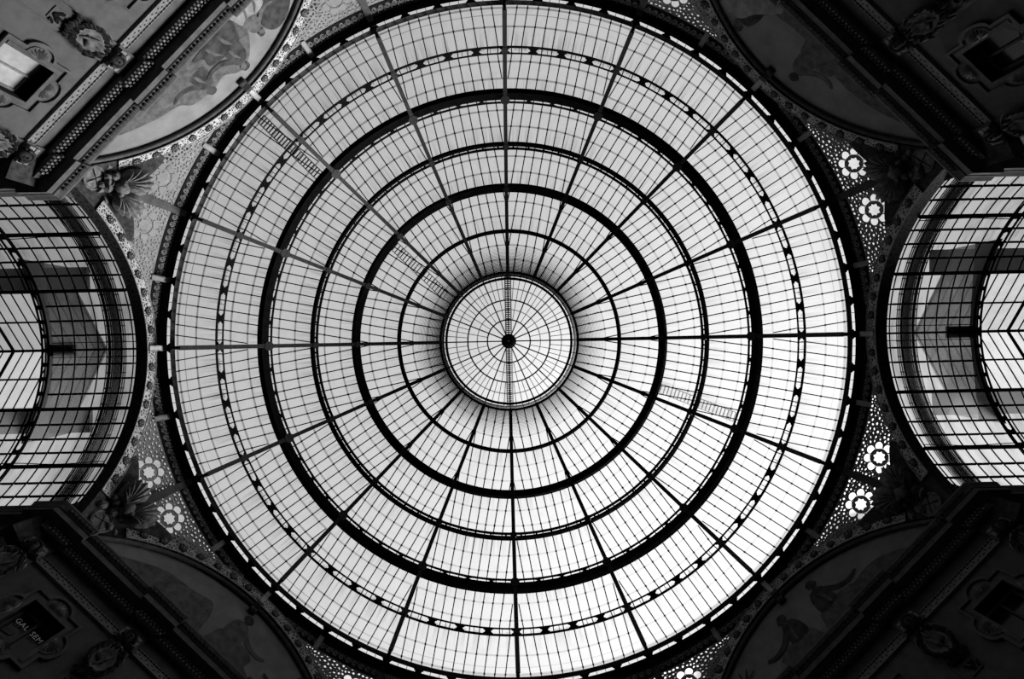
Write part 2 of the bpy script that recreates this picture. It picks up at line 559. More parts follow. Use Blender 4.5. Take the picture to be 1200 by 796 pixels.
lr = thing('roof_ladder', (0, 0, 47.6), 'dark ladder lying straight across the top of the central lantern', 'ladder', 'ladders on the outside of the roof')
for s_ in (-1, 1):
    q = MB(); q.tube([(s_ * .26, y, zl(abs(y)) + .22) for y in [-5.9 + 11.8 * i / 16 for i in range(17)]], .06, 5); q.build('rail', M['zinc'], lr)
q = MB()
for i in range(64):
    y = -5.8 + 11.6 * i / 63
    q.box((0, y, zl(abs(y)) + .22), (.28, 0, 0), (0, .055, 0), (0, 0, .02))
q.build('rungs', M['zinc'], lr)

# ------------------------------------------------------------------ octagon: arches, lunettes, spandrels
def side_frame(ang):
    e = Vector((math.cos(ang), math.sin(ang), 0)); t = Vector((-math.sin(ang), math.cos(ang), 0))
    return lambda x, y, z: e * x + t * y + Vector((0, 0, z))
ARM = dict(rho=8.0, z0=17.98, lim=6.85)
LUN = dict(rho=8.9, z0=17.08, lim=7.0)
BW = 0.69
SIDES = [(0, 'ARM', 'right-hand glass vault'), (45, 'LUN', 'lower-right mural'), (135, 'LUN', 'lower-left mural'),
         (180, 'ARM', 'left-hand glass vault'), (225, 'LUN', 'upper-left mural'), (315, 'LUN', 'upper-right mural')]
def arch(ang, kind, word):
    P = side_frame(rad(ang)); K = ARM if kind == 'ARM' else LUN
    rho, z0, lim = K['rho'], K['z0'], K['lim']
    root = thing('ornate_arch', P(A, 0, z0 + rho), 'broad arch with a band of pale rosettes framing the ' + word, 'arch', 'decorated arches of the octagon')
    am = math.asin(lim / (rho + BW))
    n = 48
    al = [-am + 2 * am * i / n for i in range(n + 1)]
    def pt(a, r, x): return P(x, r * math.sin(a), z0 + r * math.cos(a))
    g = MB()
    g.grid(lambda a, r: pt(a, r, A - .12), al, [rho, rho + BW * .25, rho + BW * .5, rho + BW * .75, rho + BW], uvfn=lambda a, r: (a * rho, r - rho))
    g.loft([[pt(a, rho + BW, A - .12), pt(a, rho + BW, A + .1)] for a in al], closed=False)
    g.loft([[pt(a, rho, A - .12), pt(a, rho, A + .1)] for a in al], closed=False)
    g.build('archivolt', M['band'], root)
    # edge mouldings
    g = MB()
    for r in (rho + .02, rho + BW - .02):
        g.tube([pt(a, r, A - .13) for a in al], .028, 5)
    g.build('edge_moulding', M['scroll'], root)
    # rosettes
    step = .93 / rho
    k = int(am / step)
    for i in range(-k, k + 1):
        a = (i + .5) * step if False else i * step
        if abs(a) > am - .03 or i == 0: continue
        g = MB()
        er = pt(a, 1, 0) - pt(a, 0, 0); ed = pt(a + .01, 1, 0) - pt(a, 1, 0); ed.normalize()
        c = pt(a, rho + BW / 2, A - .13); nx = P(-1, 0, 0) - P(0, 0, 0)
        ring = lambda r, d, m=12: [c + (er * math.cos(2 * PI * q / m) + ed * math.sin(2 * PI * q / m)) * r + nx * d for q in range(m)]
        g.loft([ring(.21, 0), ring(.21, .03)], mi=0)
        for q in range(8):
            w = 2 * PI * q / 8
            dd = er * math.cos(w) + ed * math.sin(w); ss = ed * math.cos(w) - er * math.sin(w)
            g.ball(c + dd * .13 + nx * .04, .06, .042, .025, 6, 4, (dd, ss, nx), mi=1)
        g.ball(c + nx * .05, .055, .055, .04, 8, 4, (er, ed, nx), mi=2)
        g.build('rosette', [M['gutter'], M['relief'], M['lattice']], root)
    # soffit: the arch's thickness
    dep = .45 if kind == 'ARM' else .25
    ae = math.acos((20.6 - z0) / rho)
    al2 = [-ae + 2 * ae * i / 56 for i in range(57)]
    g = MB()
    g.grid(lambda a, x: pt(a, rho, x), al2, [A - .11, A + dep * .5, A + dep], uvfn=lambda a, x: (a * rho, x))
    g.grid(lambda a, x: pt(a, rho + BW, x), al2, [A + .1, A + dep])
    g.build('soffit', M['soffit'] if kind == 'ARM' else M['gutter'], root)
    # plain jamb below the ornament's end, both feet
    for s_ in (-1, 1):
        g = MB()
        aa = [s_ * (am + (ae - am) * i / 8) for i in range(9)]
        g.grid(lambda a, r: pt(a, r, A - .02), aa, [rho, rho + BW])
        g.build('springer', M['dark_stucco'], root)
    if kind == 'LUN':
        g = MB()
        g.tube([pt(a, rho - .03, A + .08) for a in al2], .11, 8)
        g.build('roll_moulding', M['cornice'], root, smooth=True)
    return root
for s_ in SIDES: arch(*s_)

# short beams that tie the rim to the arches, three to a side
for ang, kind, word in SIDES:
    P = side_frame(rad(ang)); K = ARM if kind == 'ARM' else LUN
    for da in (-11.25, 0, 11.25):
        th = rad(ang + da)
        if abs(math.sin(th)) * 415 > 396: continue
        e = Vector((math.cos(th), math.sin(th), 0)); t = Vector((-math.sin(th), math.cos(th), 0))
        if da == 0:
            a, b, nm = e * 18.35 + Vector((0, 0, 26.72)), e * 18.66 + Vector((0, 0, 26.12)), 'at the crown of the '
        else:
            a, b = e * 18.42 + Vector((0, 0, 26.72)), Q(426, th, -.12)
            up = math.sin(th) < math.sin(rad(ang)) if abs(math.sin(rad(ang))) < .9 else False
            nm = ('above' if up else 'below') + ' the crown of the '
        nm = nm.replace('above the', 'on the upper shoulder, above the').replace('below the', 'on the lower shoulder, below the')
        root = thing('rim_bracket', (a + b) / 2, 'short iron bracket ' + nm + word + ' arch', 'bracket', 'short brackets tying the dome rim to the arches')
        g = MB(); d = b - a; nn = t.cross(d.normalized())
        w = .14
        g.loft([[q + t * (x * w) + nn * y for x, y in ((-1, -.06), (1, -.06), (1, .06), (-1, .06))] for q in (a, b)])
        for x in (-.8, .8):
            g.loft([[q + t * (x * w + y) + nn * z for y, z in ((-.02, -.1), (.02, -.1), (.02, .06), (-.02, .06))] for q in (a, b)])
        g.build('beam', M['pale_iron'], root)
        g = MB(); g.box(a - d * .06, d * .10, t * .15, nn * .12); g.build('end_plate', M['iron'], root)

VERT = [(22.5, 'lower right'), (67.5, 'bottom right'), (112.5, 'bottom left'), (157.5, 'lower left'),
        (202.5, 'upper left'), (247.5, 'top left'), (292.5, 'top right'), (337.5, 'upper right')]
for vd, word in VERT:
    th = rad(vd)
    e = Vector((math.cos(th), math.sin(th), 0)); t = Vector((-math.sin(th), math.cos(th), 0))
    pts = [Q(401, th, -.12), Q(415, th, -.14), Q(430, th, -.16), Q(450, th, -.2), Q(468, th, -.25), Q(476, th, -.2)]
    root = thing('corner_strut', pts[-1], 'iron strut carrying the dome rib down to the %s corner of the octagon' % word, 'strut', 'corner struts of the dome ribs')
    g = MB(); sec = []
    for i, q in enumerate(pts):
        d = (pts[min(i + 1, 5)] - pts[max(i - 1, 0)]).normalized(); nn = t.cross(d)
        if nn.z > 0: nn = -nn
        w = .15 + .02 * i
        sec.append([q + t * a + nn * b for a, b in ((-w, .06), (w, .06), (w, -.02), (.05, -.02), (.05, -.2), (-.05, -.2), (-.05, -.02), (-w, -.02))])
    g.loft(sec); g.build('beam', M['strut'], root)
    g = MB(); g.box(Q(404, th, -.16), e * .16, t * .2, Vector((0, 0, .06))); g.build('shoe', M['iron'], root)

def circ(cx, cy, r, n=8, ph=0.0): return [(cx + r * math.cos(ph + 2 * PI * k / n), cy + r * math.sin(ph + 2 * PI * k / n)) for k in range(n)]
def inside(p, poly):
    x, y = p; c = False
    for i in range(len(poly)):
        (x1, y1), (x2, y2) = poly[i - 1], poly[i]
        if (y1 > y) != (y2 > y) and x < (x2 - x1) * (y - y1) / (y2 - y1) + x1: c = not c
    return c
def seg_d(p, poly):
    best = 1e9
    for i in range(len(poly)):
        ax, ay = poly[i - 1]; bx, by = poly[i]
        dx, dy = bx - ax, by - ay
        L = dx * dx + dy * dy or 1e-9
        u = max(0, min(1, ((p[0] - ax) * dx + (p[1] - ay) * dy) / L))
        best = min(best, math.hypot(p[0] - ax - u * dx, p[1] - ay - u * dy))
    return best

_pattern = {}
def spandrel_pattern(kind):
    """outline and openings of one half-spandrel, beside a corner strut"""
    if kind in _pattern: return _pattern[kind]
    K = ARM if kind == 'ARM' else LUN
    ro = K['rho'] + BW - .12
    edge = []
    for i in range(200):
        y = .2 + i * .04
        if y > 7.6 or y >= ro: break
        z = K['z0'] + math.sqrt(ro * ro - y * y)
        r = FOC * math.hypot(A, y) / z
        a = BAY - math.atan2(y, A)
        edge.append((r, a))
    start = next(i for i, (r, a) in enumerate(edge) if r >= 426)
    stop = next((i for i, (r, a) in enumerate(edge) if r >= 492), len(edge) - 1)
    a0 = edge[start][1]
    s0 = 3.0 / 430
    outer = [(426, s0 + (a0 - s0) * i / 10) for i in range(10)] + [edge[i] for i in range(start, stop, 3)] + [edge[stop]]
    re = edge[stop][0]
    outer += [(re, max(s0, edge[stop][1] * .5)), (re, s0)] + [(re + (426 - re) * i / 6, s0) for i in range(1, 6)]
    xy = [(r * math.cos(a), r * math.sin(a)) for r, a in outer]
    holes, discs = [], []
    cx, cy = 452 * math.cos(rad(3.75)), 452 * math.sin(rad(3.75))
    star = []
    for k in range(16):
        q = 8.0 if k % 2 == 0 else 6.0
        star.append((cx + q * math.cos(PI * k / 8), cy + q * math.sin(PI * k / 8)))
    holes.append(star); discs.append((cx, cy, 8.2))
    for k in range(8):
        w = PI * (k + .5) / 4
        px, py = cx + 13.6 * math.cos(w), cy + 13.6 * math.sin(w)
        if inside((px, py), xy) and seg_d((px, py), xy) > 5.6:
            # D-shaped petal, flat towards the star
            holes.append([(px + 4.95 * math.cos(w + u), py + 4.95 * math.sin(w + u)) for u in [-2.3 + 4.6 * i / 11 for i in range(12)]])
            discs.append((px, py, 5.0))
        w2 = PI * k / 4
        tx, ty = cx + 10.6 * math.cos(w2), cy + 10.6 * math.sin(w2)
        if inside((tx, ty), xy) and seg_d((tx, ty), xy) > 2:
            holes.append([(tx + 1.2 * math.cos(w2 + u), ty + 1.2 * math.sin(w2 + u)) for u in (PI, PI - 2.2, PI + 2.2)][::-1]); discs.append((tx, ty, 1.3))
    for k in range(20):
        w = 2 * PI * k / 20
        px, py = cx + 21.2 * math.cos(w), cy + 21.2 * math.sin(w)
        if inside((px, py), xy) and seg_d((px, py), xy) > 2.0 and k % 3 == 0:
            holes.append(circ(px, py, 1.5)); discs.append((px, py, 1.6))
    xs = [p[0] for p in xy]; ys = [p[1] for p in xy]
    rnd = random.Random(3)
    for rad_, tries in ((2.0, 1500), (1.45, 3000), (1.0, 4000), (.75, 3000)):
        for _ in range(tries):
            p = (rnd.uniform(min(xs), max(xs)), rnd.uniform(min(ys), max(ys)))
            if any((p[0] - a) ** 2 + (p[1] - b) ** 2 < (c + rad_ + .34) ** 2 for a, b, c in discs): continue
            if not inside(p, xy) or seg_d(p, xy) < rad_ + .7: continue
            an = rnd.uniform(0, PI)
            el = 1.0 if rad_ < .7 else rnd.uniform(.6, 1.0)
            holes.append([(p[0] + rad_ * math.cos(u) * math.cos(an) - rad_ * el * math.sin(u) * math.sin(an), p[1] + rad_ * math.cos(u) * math.sin(an) + rad_ * el * math.sin(u) * math.cos(an)) for u in [2 * PI * i / 6 for i in range(6)]])
            discs.append((p[0], p[1], rad_))
    _pattern[kind] = (xy, holes)
    return _pattern[kind]

def spandrel(vd, word, sg):
    th = rad(vd)
    side = vd + sg * 22.5
    kind = 'ARM' if round(side) % 90 == 0 else 'LUN'
    xy, holes = spandrel_pattern(kind)
    nb = {0: 'right vault arch', 45: 'lower-right mural arch', 90: 'arch at the bottom edge', 135: 'lower-left mural arch', 180: 'left vault arch',
          225: 'upper-left mural arch', 270: 'arch at the top edge', 315: 'upper-right mural arch'}[round(side) % 360]
    fm = lambda x, y, d: Q(math.hypot(x, y), th + sg * math.atan2(y, x), d)
    root = thing('pierced_spandrel', fm(455, 25, 0), 'pierced rosette panel at the %s strut, next to the %s' % (word, nb), 'spandrel', 'pierced spandrel panels around the dome')
    g = MB(); g.region(xy, holes, fm, -.04, .04, wmi=1); g.build('lattice', [M['lattice'], M['dark_stucco']], root)  # sides of the openings painted darker, standing for shade in their depth
    g = MB(); g.region(xy, [], fm, .22, None); g.build('backing_glass', M['spandrel_glass'], root)
    # running scrolls along the inner border
    g = MB()
    k0, k1 = .0095, rad(18.5)
    n = int((k1 - k0) * 419 / 8.5)
    for i in range(n):
        c = k0 + (i + .5) * 8.5 / 419
        pth = []
        for q in range(15):
            u = q / 14
            rr_ = 3.7 * (1 - .78 * u); w = PI + 3.6 * PI * u
            pth.append(Q(419.5 + rr_ * math.sin(w), th + sg * (c + rr_ * math.cos(w) / 419), -.05))
        pth.insert(0, Q(415.2, th + sg * (c - 4.6 / 419), -.05))
        g.tube(pth, .030, 4)
    g.build('scroll_border', M['scroll'], root)
    g = MB()
    for r in (424.6, 414.2):
        g.tube([Q(r, th + sg * (k0 + (k1 - k0) * i / 16), -.06) for i in range(17)], .035, 5)
    g.build('border_rail', M['gutter'], root)
    return root
for vd, word in VERT:
    for sg in (-1, 1): spandrel(vd, word, sg)

# ------------------------------------------------------------------ carved corners with a roundel
def corner_carving(vd, word):
    th = rad(vd)
    e = Vector((math.cos(th), math.sin(th), 0)); t = Vector((-math.sin(th), math.cos(th), 0)); up = Vector((0, 0, 1))
    base = Q(486, th, -.3)
    root = thing('corner_carving', base, 'carved palm leaves and roundel at the %s corner, under its strut' % word, 'carving', 'carved corners of the octagon')
    rnd = random.Random(int(vd * 10))
    inn = (-e * .8 - up * .6).normalized()
    g = MB()
    g.loft([[e * (20.28 + d) + t * a + up * z for a, z in ((-1.25, 19.3), (1.25, 19.3), (1.15, 24.1), (.5, 25.0), (-.5, 25.0), (-1.15, 24.1))] for d in (0, .5)])
    g.build('corner_pier', M['dark_stucco'], root)
    for s_ in (-1, 1):
        g = MB()
        for i in range(7):
            u = i / 6
            ang = rad(-2 + 80 * u)
            d3 = (t * s_ * math.sin(ang) * 1.0 + (Q(455, th) - Q(490, th)).normalized() * math.cos(ang))
            sd = (t * s_ * math.cos(ang) - (Q(455, th) - Q(490, th)).normalized() * math.sin(ang))
            g.leaf(base + t * s_ * .25 + inn * .08, d3, sd, inn, .85 + .5 * math.sin((.15 + .85 * u) * PI), .46, .14, .7)
        g.build('palmette', M['relief'], root)
    g = MB()
    for i in range(30):
        a = rnd.uniform(-1.5, 1.5); r = rnd.uniform(478, 514)
        o = Q(r, th + a * 11 / r, -.1) + inn * rnd.uniform(-.1, .12)
        w = rnd.uniform(0, 2 * PI)
        d3 = t * math.cos(w) + up * math.sin(w) * .8 + e * .2
        g.leaf(o, d3, d3.cross(inn), inn, rnd.uniform(.35, .6), rnd.uniform(.2, .32), .35, .6)
    g.build('foliage', M['relief'], root)
    g = MB()
    g.ball(base + inn * .2, .26, .3, .34, 12, 8, (t, e, up))
    for i in range(9):
        w = PI * i / 8
        d3 = t * math.cos(w) + up * math.sin(w)
        g.leaf(base + inn * .15, d3, d3.cross(inn), inn, .5, .22, .3, .6)
    g.build('mask', M['relief'], root, smooth=True)
    g = MB()
    half = [(486, .3), (481, .9), (473, 2.0), (466, 3.0), (462, 4.2), (459, 5.4), (458, 6.6), (470, 6.8), (492, 5.6), (520, 4.4)]
    loop = half + [(r, -a) for r, a in half[::-1]]
    g.region([(r * math.cos(rad(a)), r * math.sin(rad(a))) for r, a in loop], [], lambda x, y, d: Q(math.hypot(x, y), th + math.atan2(y, x), d), -.13, -.05)
    g.build('backing', M['dark_stucco'], root)
    # roundel
    c = e * 20.1 + up * 22.72
    ring = lambda r, d, m=28: [c + (t * math.cos(2 * PI * q / m) + up * math.sin(2 * PI * q / m)) * r - e * d for q in range(m)]
    g = MB(); g.loft([ring(.56, -.2), ring(.56, .02), ring(.48, .05), ring(.44, 0), ring(.02, .06)], caps=False)
    g.build('roundel', M['relief'], root)
    g = MB()
    for w in (.9, .9 + PI / 2):
        dd = t * math.cos(w) + up * math.sin(w)
        g.tube([c + dd * q - e * .06 for q in (-.47, .47)], .022, 4)
    g.build('cross_bars', M['dark'], root)
    return root
for vd, word in VERT:
    if abs(math.sin(rad(vd))) < .5: corner_carving(vd, word)

# ------------------------------------------------------------------ diagonal walls
WALLS = [(-1, -1, 'northwest', 'upper-left'), (1, -1, 'northeast', 'upper-right'), (-1, 1, 'southwest', 'lower-left'), (1, 1, 'southeast', 'lower-right')]
HW = 7.4            # half width of the arms between their walls
TC = (A * math.sqrt(2) - 2 * HW) / math.sqrt(2)
TWALL = A * math.sqrt(2) - HW           # X where the wall meets the arm wall
TE = (TWALL - HW) / math.sqrt(2)

def outline(h, hv, rl, dl, inset=0.0):
    h -= inset; hv -= inset; rl -= inset * .8
    pts = []
    def lobe(cx, cy, dx, dy):
        for i in range(9):
            w = -PI / 2 + PI * i / 8
            a = rl * math.sin(w); b = dl * math.cos(w)
            pts.append((cx + dx * b - dy * a, cy + dy * b + dx * a))
    pts.append((h, -hv)); lobe(h, 0, 1, 0)
    pts.append((h, hv)); lobe(0, hv, 0, 1)
    pts.append((-h, hv)); lobe(-h, 0, -1, 0)
    pts.append((-h, -hv)); lobe(0, -hv, 0, -1)
    return pts

wn = 0
for sx, sy, side, word in WALLS:
    out = Vector((sx, sy, 0)) / math.sqrt(2); et = Vector((-sx, sy, 0)) / math.sqrt(2)
    P = lambda t, p, z, out=out, et=et: out * (A - p) + et * t + Vector((0, 0, z))
    # wall with window openings
    wt = [-5.25, 0.0]
    W2, WZ, H2 = .75, 17.35, .98
    root = thing('wall_' + side, P(0, 0, FLOOR), '%s diagonal wall of grey plaster below its mural' % word, 'wall', None, 'structure')
    g = MB()
    outer = [(-TE, FLOOR), (TE, FLOOR), (TE, 21.2), (-TE, 21.2)]
    holes = [[(c - W2, WZ - H2), (c + W2, WZ - H2), (c + W2, WZ + H2), (c - W2, WZ + H2)] for c in wt]
    g.region(outer, holes, lambda x, y, d: P(x, d, y), 0.0, -.4)
    g.build('plaster', M['plaster'], root)
    # pilasters
    for c in (-2.74, -7.85):
        g = MB()
        w = .47
        lo, hi = (c - w, c + w)
        lo = max(lo, -TE)
        g.region([(lo, 12), (hi, 12), (hi, 20.3), (lo, 20.3)], [], lambda x, y, d: P(x, d, y), .10, -.02)
        for x in (lo + .1, hi - .1):
            g.tube([P(x, .11, z) for z in (12, 18.9)], .025, 4)
        g.region([(lo - .05, 19.30), (hi + .05, 19.30), (hi + .05, 19.62), (lo - .05, 19.62)], [], lambda x, y, d: P(x, d, y), .2, 0)
        g.build('pilaster', M['plaster'], root)
    # moulding with beads under the frieze
    g = MB()
    for a, b in ((-TE, -8.3), (-7.36, -3.23), (-2.25, 2.25)):
        if b - a < .1: continue
        for z, h, p in ((19.50, .09, .10), (19.36, .03, .13), (19.64, .025, .08), (19.71, .02, .10)):
            g.box(P((a + b) / 2, p / 2, z), et * ((b - a) / 2), out * (p / 2), Vector((0, 0, h)))
        k = int((b - a) / .16)
        for i in range(k):
            x = a + (i + .5) * (b - a) / k
            g.box(P(x, .11, 19.5 + (.035 if i % 2 else -.035)), et * .035, out * .012, Vector((0, 0, .012)), mi=1)
            g.box(P(x, .10, 19.675), et * .04, out * .02, Vector((0, 0, .018)), mi=1)
    g.build('bead_moulding', [M['stucco'], M['dark_stucco']], root)

    # recess behind the mural arch
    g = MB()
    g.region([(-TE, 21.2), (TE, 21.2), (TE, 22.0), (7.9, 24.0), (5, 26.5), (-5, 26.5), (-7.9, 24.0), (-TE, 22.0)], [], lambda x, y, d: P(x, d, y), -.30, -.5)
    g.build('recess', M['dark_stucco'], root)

    # cornice
    tr = thing('trim_%d' % (WALLS.index((sx, sy, side, word)) + 1), P(0, 0, 20.3), 'deep projecting cornice with dentils below the %s mural' % word, 'cornice', None, 'structure')
    prof = [(0.0, 20.34), (.08, 20.32), (.14, 20.27), (.24, 20.24), (.28, 20.24), (.28, 20.51), (.34, 20.55), (.80, 20.55), (.80, 20.79), (.76, 20.80), (.76, 20.83), (.82, 20.86), (.85, 20.95), (.92, 21.06), (.95, 21.1), (.95, 21.18), (.3, 21.26), (-.4, 21.3)]
    def sec(edge, off):
        s2 = []
        for p, z in prof:
            e2 = edge(p)
            s2.append(P(e2, p + off, z))
        return s2
    def mitre(sgn, off, x_far=None):
        s2 = []
        for p, z in prof:
            q = p + off
            X = math.sqrt(2) * (A - q) - (HW - q) if x_far is None else x_far
            Y = HW - q
            v = Vector((sx * X, sy * Y, z)) if sgn < 0 else Vector((sx * Y, sy * X, z))
            s2.append(v)
        return s2
    E = .17
    secs = [mitre(-1, 0, 30), mitre(-1, 0, 20.05), mitre(-1, E, 20.05), mitre(-1, E)]
    secs += [sec(lambda p: -(7.5 - .62 * p), E), sec(lambda p: -(7.5 - .62 * p), 0)]
    for c in (-2.74, 2.74):
        secs += [sec(lambda p: c - .46 - .55 * p, 0), sec(lambda p: c - .46 - .55 * p, E), sec(lambda p: c + .46 + .55 * p, E), sec(lambda p: c + .46 + .55 * p, 0)]
    secs += [sec(lambda p: 7.5 - .62 * p, 0), sec(lambda p: 7.5 - .62 * p, E), mitre(1, E), mitre(1, E, 20.05)]
    g = MB(); g.loft(secs, closed=False)
    g.build('corona', M['cornice'], tr)
    g = MB()
    t = -8.2
    i = 0
    while t < 8.2:
        ress = E if (2.0 < abs(t) < 3.45 or abs(t) > 7.25) else 0
        g.box(P(t, .33 + ress, 20.315), et * .045, out * .06, Vector((0, 0, .05)))
        g.box(P(t + .09, .34 + ress, 20.445), et * .045, out * .07, Vector((0, 0, .05)))
        t += .18
    g.build('dentils', M['stucco'], tr)
    g = MB()
    t = -8.3
    while t < 8.3:
        ress = E if (1.75 < abs(t) < 3.7 or abs(t) > 6.95) else 0
        g.ball(P(t, .90 + ress, 20.97), .09, .06, .09, 6, 4, (et, out, Vector((0, 0, 1))))
        t += .2
    g.build('egg_moulding', M['dark_stucco'], tr)

    # windows
    for c in wt:
        wn += 1
        where = 'close to the corner' if c else 'at the middle'
        wd = thing('window_%d' % wn, P(c, 0, WZ - H2), 'square window with %sscalloped surround, %s of the %s wall' % ({'northwest': 'pale blinds and ', 'southwest': 'white letters and ', 'northeast': 'half-drawn blind and '}.get(side, '') if c else '', where, word), 'window', None, 'structure')
        Pw = lambda x, y, d, c=c: P(c + x, d, WZ + .2 + y)
        sq = [(-W2, -H2 - .2), (W2, -H2 - .2), (W2, H2 - .2), (-W2, H2 - .2)]
        g = MB()
        g.region(outline(1.1, 1.19, .56, .36), [sq], Pw, .05, -.02)
        g.region(outline(1.1, 1.19, .56, .36), [outline(1.1, 1.19, .56, .36, .10)], Pw, .14, .0)
        g.region(outline(1.1, 1.19, .56, .36, .19), [sq], Pw, .09, .0)
        g.build('surround', M['cornice'], wd)
        g = MB()
        for cx, cy, dx, dy in ((1.02, 0, 1, 0), (-1.02, 0, -1, 0), (0, 1.10, 0, 1), (0, -1.1, 0, -1)):
            for q in range(9):
                w = rad(-84 + 21 * q)
                vx, vy = dx * math.cos(w) - dy * math.sin(w), dy * math.cos(w) + dx * math.sin(w)
                o = Pw(cx - dx * .16, cy - dy * .16, .07)
                d3 = Pw(vx, vy, 0) - Pw(0, 0, 0); s3 = Pw(-vy, vx, 0) - Pw(0, 0, 0)
                g.leaf(o, d3, s3, -out, .40 - .06 * abs(math.sin(w)), .075, .08, .9, n=4)
        g.build('shells', M['stucco'], wd)
        g = MB()
        for a, b in ((0, 1), (1, 2), (2, 3), (3, 0)):
            g.loft([[Pw(*sq[a], d), Pw(*sq[b], d)] for d in (.02, -.5)], closed=False)
        g.build('reveal', M['dark_stucco'], wd)  # reveal coloured darker than the wall, shade painted in
        g = MB(); g.region(sq, [], Pw, -.48, -.52); g.build('pane', M['pane'], wd)
        g = MB(); g.box(Pw(0, -.2, -.42), et * .04, out * .05, Vector((0, 0, H2)))
        for s_ in (-1, 1): g.box(Pw(s_ * (W2 - .05), -.2, -.42), et * .05, out * .04, Vector((0, 0, H2)))
        g.box(Pw(0, H2 - .25, -.42), et * W2, out * .04, Vector((0, 0, .05)))
        g.build('casement', M['stucco'] if side == 'northwest' else M['cornice'], wd)  # paler on the sunlit wall, its brightness put into the colour
        if c and side == 'northwest':
            g = MB()
            for s_ in (-1, 1):
                g.region([(s_ * .03, -1.15), (s_ * .68, -1.15), (s_ * .68, .66), (s_ * .03, .66)], [], lambda x, y, d: Pw(x, y, d + (.10 * abs(x) if s_ > 0 else .0)), -.44, -.46)
            g.build('blind', M['blind'], wd)
        if c and side == 'northeast':
            g = MB(); g.region([(.05, -1.15), (.68, -1.15), (.68, -.25), (.3, -.45), (.05, -.6)], [], Pw, -.45, -.47); g.build('curtain', M['stucco'], wd)
            g = MB(); g.region([(-.68, -1.15), (-.08, -1.15), (-.08, -.3), (-.68, -.62)], [], Pw, -.45, -.47); g.build('blind', M['blind'], wd)
        if c and side == 'southwest':
            for body, x in (('GAL', -.60), ('SEM', .10)):
                cu = bpy.data.curves.new('lettering', 'FONT')
                cu.body = body; cu.size = .27; cu.extrude = .006; cu.space_character = 1.1
                cu.materials.append(M['letters'])
                ob = bpy.data.objects.new('lettering', cu); C.objects.link(ob)
                m = Matrix((et, Vector((0, 0, 1)), et.cross(Vector((0, 0, 1))))).transposed().to_4x4()
                m.translation = Pw(x, .22, -.40)
                ob.matrix_basis = m
                attach(ob, wd)
            g = MB(); g.region([(-.6, -.25), (-.25, -.18), (-.2, -.02), (-.45, -.02), (-.62, -.1)], [], Pw, -.45, -.47); g.build('notice', M['cornice'], wd)

    # carved reliefs with an oval shield, on the pilasters
    for c, where in ((-2.74, 'between the two windows'), (-7.8, 'beside the outer corner')):
        up = Vector((0, 0, 1)); nn = -out
        rl = thing('shield_relief', P(c, .12, 17.4), 'carved head and shield with leafy garland on the %s wall, %s' % (word, where), 'relief', 'carved shield reliefs on the pilasters')
        rnd = random.Random(int(c * 100) + sx * 3 + sy)
        g = MB()
        cc = P(c, .16, 18.25)
        el = lambda a, b, d, m=24: [cc + et * (a * math.cos(2 * PI * q / m)) + up * (b * math.sin(2 * PI * q / m)) + nn * d for q in range(m)]
        g.loft([el(.40, .56, -.1), el(.42, .58, .12), el(.36, .52, .16), el(.31, .46, .10), el(.15, .25, .06), el(.01, .02, .05)], caps=False)
        g.leaf(cc + nn * .08 - up * .35 - et * .1, up + et * .4, et, nn, .8, .1, .05, .8)
        g.leaf(cc + nn * .08 - up * .1 + et * .1, up * .3 - et, up, nn, .45, .16, .1, .8)
        g.build('shield', M['relief'], rl, smooth=True)
        g = MB()
        for i in range(30):
            w = 2 * PI * i / 30
            o = cc + et * (.43 * math.cos(w)) + up * (.6 * math.sin(w)) + nn * .06
            d3 = (-et * math.sin(w) + up * math.cos(w)) * (1 if i % 2 else -1) + (et * math.cos(w) + up * math.sin(w)) * rnd.uniform(.0, .7) + nn * .2
            g.leaf(o, d3, d3.cross(nn), nn, rnd.uniform(.2, .32), rnd.uniform(.12, .2), .35, .8)
        for i in range(8):
            x = (i - 3.5) * .1
            g.leaf(P(c + x, .2, 17.65), -up + et * (x * 1.2), et, nn, rnd.uniform(.2, .38), .14, .15, .7)
        g.build('garland', M['dark_stucco'], rl)
        g = MB()
        g.region([(c - .24, 16.8), (c + .24, 16.8), (c + .24, 17.2), (c - .24, 17.2)], [], lambda x, y, d: P(x, d, y), .14, .09)
        for i in range(6):
            g.leaf(P(c + (-.16 + .1 * (i % 3)), .16, 16.9 + .14 * (i // 3)), et * (1 if i % 2 else -1) + up * .6, up, nn, .2, .1, .2, .7, mi=1)
        g.build('tablet', [M['plaster'], M['dark_stucco']], rl)
        g = MB()
        for s_ in (-1, 1):
            for i in range(4):
                g.leaf(P(c + s_ * (.08 + .08 * i), .2, 19.15 - .06 * i), -up + et * (s_ * .25 * i), et, nn, .55 - .05 * i, .16, .12, .8)
        g.build('drapery', M['stucco'], rl)
        g = MB()
        hc = P(c, .42, 19.34)
        g.ball(hc, .19, .2, .25, 14, 10, (et, nn, up))
        g.leaf(hc + nn * .17 + up * .06, -up, et, nn, .14, .07, .15, 1.2)
        for s_ in (-1, 1): g.ball(hc + nn * .16 + et * (.07 * s_) + up * .05, .035, .02, .02, 6, 4, (et, nn, up))
        g.ball(hc + nn * .17 - up * .12, .06, .03, .02, 6, 4, (et, nn, up))
        for i in range(13):
            w = PI * i / 12
            o = hc + et * (.17 * math.cos(w)) + up * (.2 * math.sin(w) - .02) + nn * .02
            d3 = et * math.cos(w) + up * math.sin(w) - nn * .3
            g.leaf(o, d3, d3.cross(nn), nn, .18, .13, .4, .8)
        g.build('head', M['dark_stucco'], rl, smooth=True)
        g = MB()
        for s_ in (-1, 1): g.box(P(c + s_ * .33, .26, 19.46), et * .09, out * .1, up * .12)
        g.box(P(c, .22, 19.7), et * .4, out * .14, up * .07)
        g.build('corbel_blocks', M['stucco'], rl)

